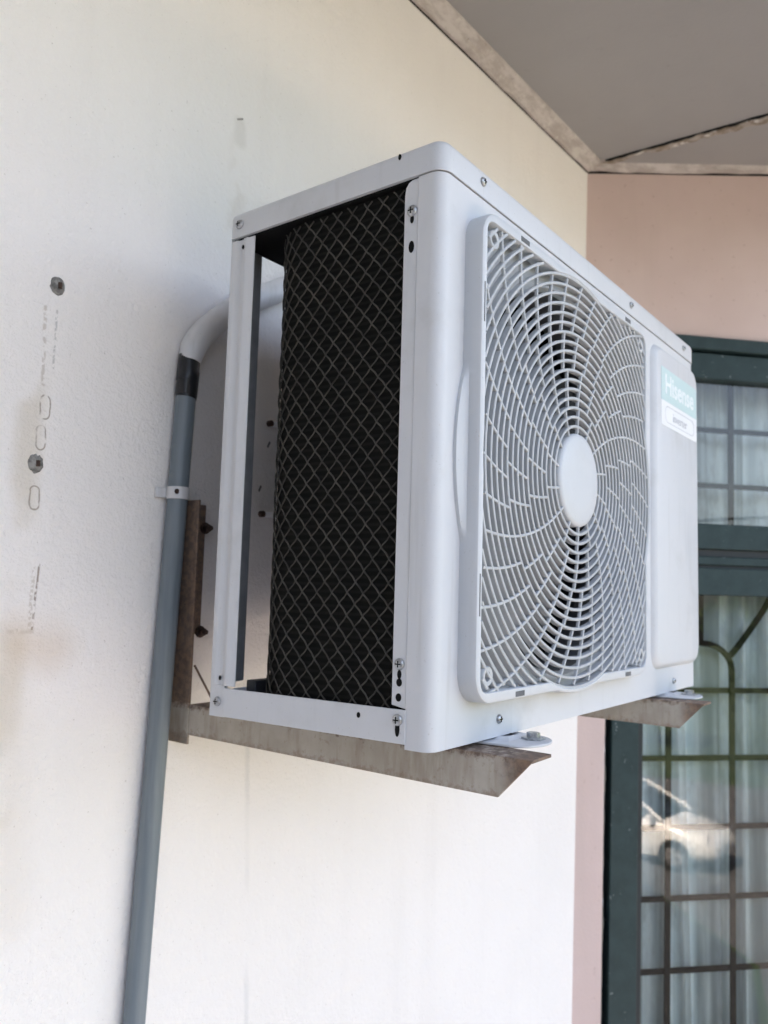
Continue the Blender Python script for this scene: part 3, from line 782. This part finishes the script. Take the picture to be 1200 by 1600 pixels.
for z in (zc - .0075, zc + .0075):
    c_ = px(z); o = [(c_ + .0139 * math.cos(a), yp + .0139 * math.sin(a)) for a in [R_(x) for x in range(60, -241, -15)]]
    i_ = [(c_ + .0126 * math.cos(a), yp + .0126 * math.sin(a)) for a in [R_(x) for x in range(-240, 61, 15)]]
    L.append([(p[0], p[1], z) for p in o + i_])
cl.loops(L, True, True, True); cl.box(px(zc) - .025, px(zc) - .0095, YW - .006, YW - .0005, zc - .0062, zc + .0055)
clamp = cl.build('clamp', M_pipew, pp, bevel=.0006)
MB().lathe([(.0032, 0), (.0032, -.0015), (0, -.002)], (px(zc) - .0100, YW - .0235, zc + .001), 'y', 12).build('screw', M_rust, clamp)

# ================================================================ OLD FIXINGS IN THE WALL
def plug(x, z, label, s):
    o = empty('wall_anchor', (x, YW, z), label, 'anchor')
    m = MB(); n = 22
    def ring(r, y, j): return [(x + (r + j * noise.noise(Vector((k * 1.7, s, r * 200)))) * .88 * math.cos(2 * math.pi * k / n), YW + y, z + (r + j * noise.noise(Vector((k * 1.3, s + 5, r * 200)))) * 1.1 * math.sin(2 * math.pi * k / n)) for k in range(n)]
    m.loops([ring(.0098, -.0003, .0022), ring(.0088, -.0016, .0016), ring(.0080, -.0022, .001), ring(.005, -.0032, .001), ring(.001, -.0036, 0)], True, True, True)
    m.build('anchor_sleeve', simple('rusty_anchor', (.20, .195, .185), .8, nscale=160, var=.5, bump=.5, bscale=300), o)
    MB().tube([(x + .001, YW - .0040, z - .0035), (x + .0005, YW - .0045, z + .003)], .0022, 8).build('broken_stud', M_rust, o)
    m = MB(); m.loops([[(x + .001 + q * .0075 * math.cos(2 * math.pi * k / 14), YW - .0008 - (1 - q) * .0012, z + .0085 + q * .0045 * math.sin(2 * math.pi * k / 14)) for k in range(14)] for q in (1, .6, .1)], True, False, True)
    m.build('chipped_plaster', M_white, o)
plug(-.1225, .4575, 'rusty broken anchor stub in the white wall, above the slot marks', 1)
plug(-.1335, .2600, 'rusty broken anchor stub in the white wall, between the slot marks', 3)
def saddle(x, z, label):
    o = empty('wall_fixing', (x, YW, z), label, 'fixing')
    MB().box(x + .002, x + .035, YW - .030, YW - .0005, z - .003, z + .004).build('arm', M_pipew, o, bevel=.0015)
    MB().lathe([(.0045, 0), (.0045, -.006), (.002, -.008), (0, -.008)], (x - .002, YW - .0012, z + .001), 'y', 12).build('bolt', M_rust, o)
saddle(.2060, .3630, 'small bolted white fixing on the wall behind the unit, the upper of two')
saddle(.1975, .2350, 'small white fixing on the wall behind the unit, the lower of two')

# ================================================================ OUTSIDE (seen mirrored in the window)
def mat_ground(name, a, b, sc):
    t = NT(name); n = t.noise(sc, 6, .65); t.col(t.mix(t.ramp(n, .3, .7), a, b)); t.rough(.95); return t.m
g = MB(); g.add([(-300, -300, GZ), (300, -300, GZ), (300, 300, GZ), (-300, 300, GZ)], [(0, 1, 2, 3)])
tag(g.build('ground', mat_ground('grass_ground', (.018, .042, .012), (.036, .058, .020), .6), smooth=False), kind='structure')
g = MB(); z = GZ + .004; g.add([(-12, -26, z), (9, -26, z), (12, -3, z), (1.6, -3, z), (-.2, -11.2, z), (-4.6, -16.5, z), (-12, -17, z)], [(0, 1, 2, 3, 4, 5, 6)])
tag(g.build('driveway', mat_ground('pink_concrete', (.088, .088, .090), (.066, .066, .068), 1.5), smooth=False), kind='structure')
g = MB(); g.add([(-12, -17.1, z), (-4.65, -16.6, z), (-.3, -11.2, z), (1.5, -2.9, z), (-12, -2.9, z)], [(0, 1, 2, 3, 4)])  # dark ground patch, its colour stands in for a cast shadow
for i_ in (3, 4): g.v[i_].y = -7.6
g.v[3].x = .45
tag(g.build('yard', mat_ground('ground_shadow_tone', (.014, .015, .017), (.022, .023, .024), 3), smooth=False), kind='structure')

g = MB(); z = GZ + .008; g.add([(-14, -7.5, z), (14, -7.5, z), (14, .4, z), (-14, .4, z)], [(0, 1, 2, 3)])  # pale unseen ground added to bounce light up at the walls
tag(g.build('bounce_ground', mat_ground('bounce_paving', (.40, .375, .35), (.34, .32, .30), 2), smooth=False), kind='structure')

def car(cx, cy, yaw):
    c = empty('parked_car', (cx, cy, GZ), 'white hatchback car parked on the yard, mirrored in the window glass', 'car')
    c.rotation_euler = (0, 0, yaw)
    paint = NT('white_car_paint'); paint.col(paint.mix(paint.noise(3), (.78, .78, .77), (.82, .82, .81))); paint.rough(.2); paint.p.inputs['Coat Weight'].default_value = .8
    paint = paint.m
    gl = simple('car_glass', (.02, .025, .03), .08); rub = simple('tyre_rubber', (.02, .02, .02), .8); al = simple('wheel_alloy', (.45, .45, .46), .35, .7); lamp = simple('headlamp', (.75, .76, .78), .12)
    def part(m, name, mat, par=None, **k):
        o = m.build(name, mat, None, **k); o.parent = par or c; return o
    # x forward, stations: x, zbottom, zbelt, half width
    st = [(-1.95, .42, .80, .70), (-1.9, .30, .98, .80), (-1.3, .22, .98, .84), (-.4, .20, .96, .85), (.5, .20, .93, .85), (.95, .22, .92, .84), (1.4, .24, .84, .83), (1.75, .26, .74, .78), (1.98, .30, .64, .68), (2.06, .36, .52, .55)]
    L = []
    for x, zb, zt, hw in st:
        prof = [(-hw * .92, zb), (-hw, zb + (zt - zb) * .25), (-hw * 1.01, zb + (zt - zb) * .6), (-hw * .97, zt - .05), (-hw * .86, zt), (-hw * .4, zt + .03), (hw * .4, zt + .03), (hw * .86, zt), (hw * .97, zt - .05), (hw * 1.01, zb + (zt - zb) * .6), (hw, zb + (zt - zb) * .25), (hw * .92, zb)]
        L.append([(x, y, z) for y, z in prof])
    part(MB().loops(L, True, True, True), 'body', paint, ang=60)
    st = [(-1.85, .97, .99, .72), (-1.6, .97, 1.32, .66), (-1.2, .97, 1.44, .62), (-.5, .95, 1.49, .60), (.15, .93, 1.44, .60), (.62, .93, 1.18, .68), (1.0, .93, .95, .76)]
    L = []
    for x, zb, zt, hw in st:
        b2 = .77; L.append([(x, -b2, zb), (x, -hw, zt - .04), (x, -hw * .8, zt), (x, hw * .8, zt), (x, hw, zt - .04), (x, b2, zb)])
    part(MB().loops(L, False), 'cabin_glass', gl, ang=50)
    rf = MB(); L = []
    for x, zb, zt, hw in st[1:5]: L.append([(x, -hw - .015, zt - .06), (x, -hw * .8, zt + .012), (x, hw * .8, zt + .012), (x, hw + .015, zt - .06)])
    rf.loops(L, False)
    for sy in (-1, 1):
        rf.tube([(.15, sy * .60, 1.42), (.62, sy * .69, 1.16), (1.02, sy * .775, .93)], .035, 8); rf.tube([(-1.75, sy * .75, .96), (-1.55, sy * .66, 1.32), (-1.2, sy * .63, 1.42), (.15, sy * .61, 1.43)], .03, 8); rf.tube([(-.45, sy * .78, .95), (-.42, sy * .62, 1.45)], .035, 8)
        rf.tube([(.85, sy * .86, .98), (.80, sy * .98, 1.0)], .06, 8)
    part(rf, 'roof', paint, ang=60)
    for sy in (-1, 1):
        h = MB().lathe([(0, 0), (.06, .02), (.11, .06), (.13, .10), (0, .12)], (1.80, sy * .60, .62), 'x', 16); part(h, 'headlight', lamp)
        for x in (-1.25, 1.28):
            wl = MB(); s = sy * .72
            tyre = part(MB().lathe([(.30, 0), (.31, .02), (.31, .17), (.29, .19), (.20, .19), (.19, .16), (.19, .0)], (0, 0, 0), 'y', 32), 'wheel', rub)
            tyre.location = (x, s - (.0 if sy > 0 else .0), .31)
            if sy < 0: tyre.rotation_euler = (0, 0, math.pi)
            rim = MB().lathe([(.19, .16), (.18, .14), (.05, .15), (.04, .18), (0, .18)], (0, 0, 0), 'y', 20)
            for q in range(5):
                a = 2 * math.pi * q / 5; rim.tube([(.03 * math.cos(a), .17, .03 * math.sin(a)), (.18 * math.cos(a), .175, .18 * math.sin(a))], .018, 6)
            ro = part(rim, 'rim', al); ro.parent = tyre
    return c
car(-3.50, -16.3, R_(9))

# trees beyond the yard
M_bark = simple('bark', (.09, .07, .05), .9, nscale=12, var=.3)
def mat_leaf():
    t = NT('leaves'); n = t.noise(.9, 3); t.col(t.mix(t.ramp(n, .35, .65), (.02, .045, .012), (.06, .10, .025))); t.rough(.6); return t.m
M_leaf = mat_leaf()
def tree(x, y, h, rad, label, seed):
    rnd = random.Random(seed); t = empty('tree', (x, y, GZ), label, 'tree', 'trees beyond the driveway')
    tr = MB(); top = Vector((x + rnd.uniform(-.4, .4), y, GZ + h * .75))
    tr.tube([(x, y, GZ), (x + .1, y, GZ + h * .25), (x - .1, y + .1, GZ + h * .5), tuple(top)], [.28, .2, .13, .05], 10)
    cents = []
    for i in range(13):
        a = rnd.uniform(0, 6.28); e = rnd.uniform(.0, 1.0); rr = rad * rnd.uniform(.35, .85)
        c = Vector((x + rr * math.cos(a), y + rr * math.sin(a), GZ + h * (.42 + .5 * e)))
        cents.append((c, rad * rnd.uniform(.28, .48)))
        s = Vector((x, y, GZ + h * (.25 + .3 * e))); tr.tube([s, s.lerp(c, .5) + Vector((0, 0, .3)), c], [.09, .05, .02], 6)
    tr.build('trunk', M_bark, t)
    cr = MB()
    for c, r_ in cents:
        for k in range(420):
            d = Vector((rnd.gauss(0, 1), rnd.gauss(0, 1), rnd.gauss(0, .75))); d = d.normalized() * r_ * rnd.uniform(.35, 1.08) ** .6
            p = c + d; u = Vector((rnd.gauss(0, 1), rnd.gauss(0, 1), rnd.gauss(0, 1))).normalized(); v = u.orthogonal().normalized(); s = rnd.uniform(.06, .13)
            cr.add([p - u * s, p + v * s * .5, p + u * s, p - v * s * .5], [(0, 1, 2, 3)])
    cr.build('crown', M_leaf, t, smooth=False)
tree(-1.5, -29, 7.0, 3.0, 'bushy green tree mirrored in the right part of the lower pane', 1)
tree(-8.5, -33, 5.4, 2.8, 'broad green tree mirrored above the bonnet of the white car', 2)
tree(3.5, -33, 6.2, 3.4, 'tall green tree beyond the driveway, out of the mirror image of the car', 3)
tree(-15, -36, 6.5, 3.4, 'round green tree at the far end of the yard beyond the parked car', 4)
# overhead wire crossing the top pane's reflection
pl = empty('power_line', (0, -20, GZ), 'overhead power line on two poles, mirrored in the top window pane', 'power line')
pts = [(-25 + 50 * i / 30, -20 - .2 * i / 30, 2.88 + .35 * ((i - 15) / 15) ** 2 + .25 * i / 30) for i in range(31)]
MB().tube(pts, .035, 6).build('wire', M_black, pl)
for x, zt in ((-25, 3.6), (25, 3.8)): MB().tube([(x, -20.1, GZ), (x, -20.1, zt)], [.14, .10], 12).build('pole', M_bark, pl)
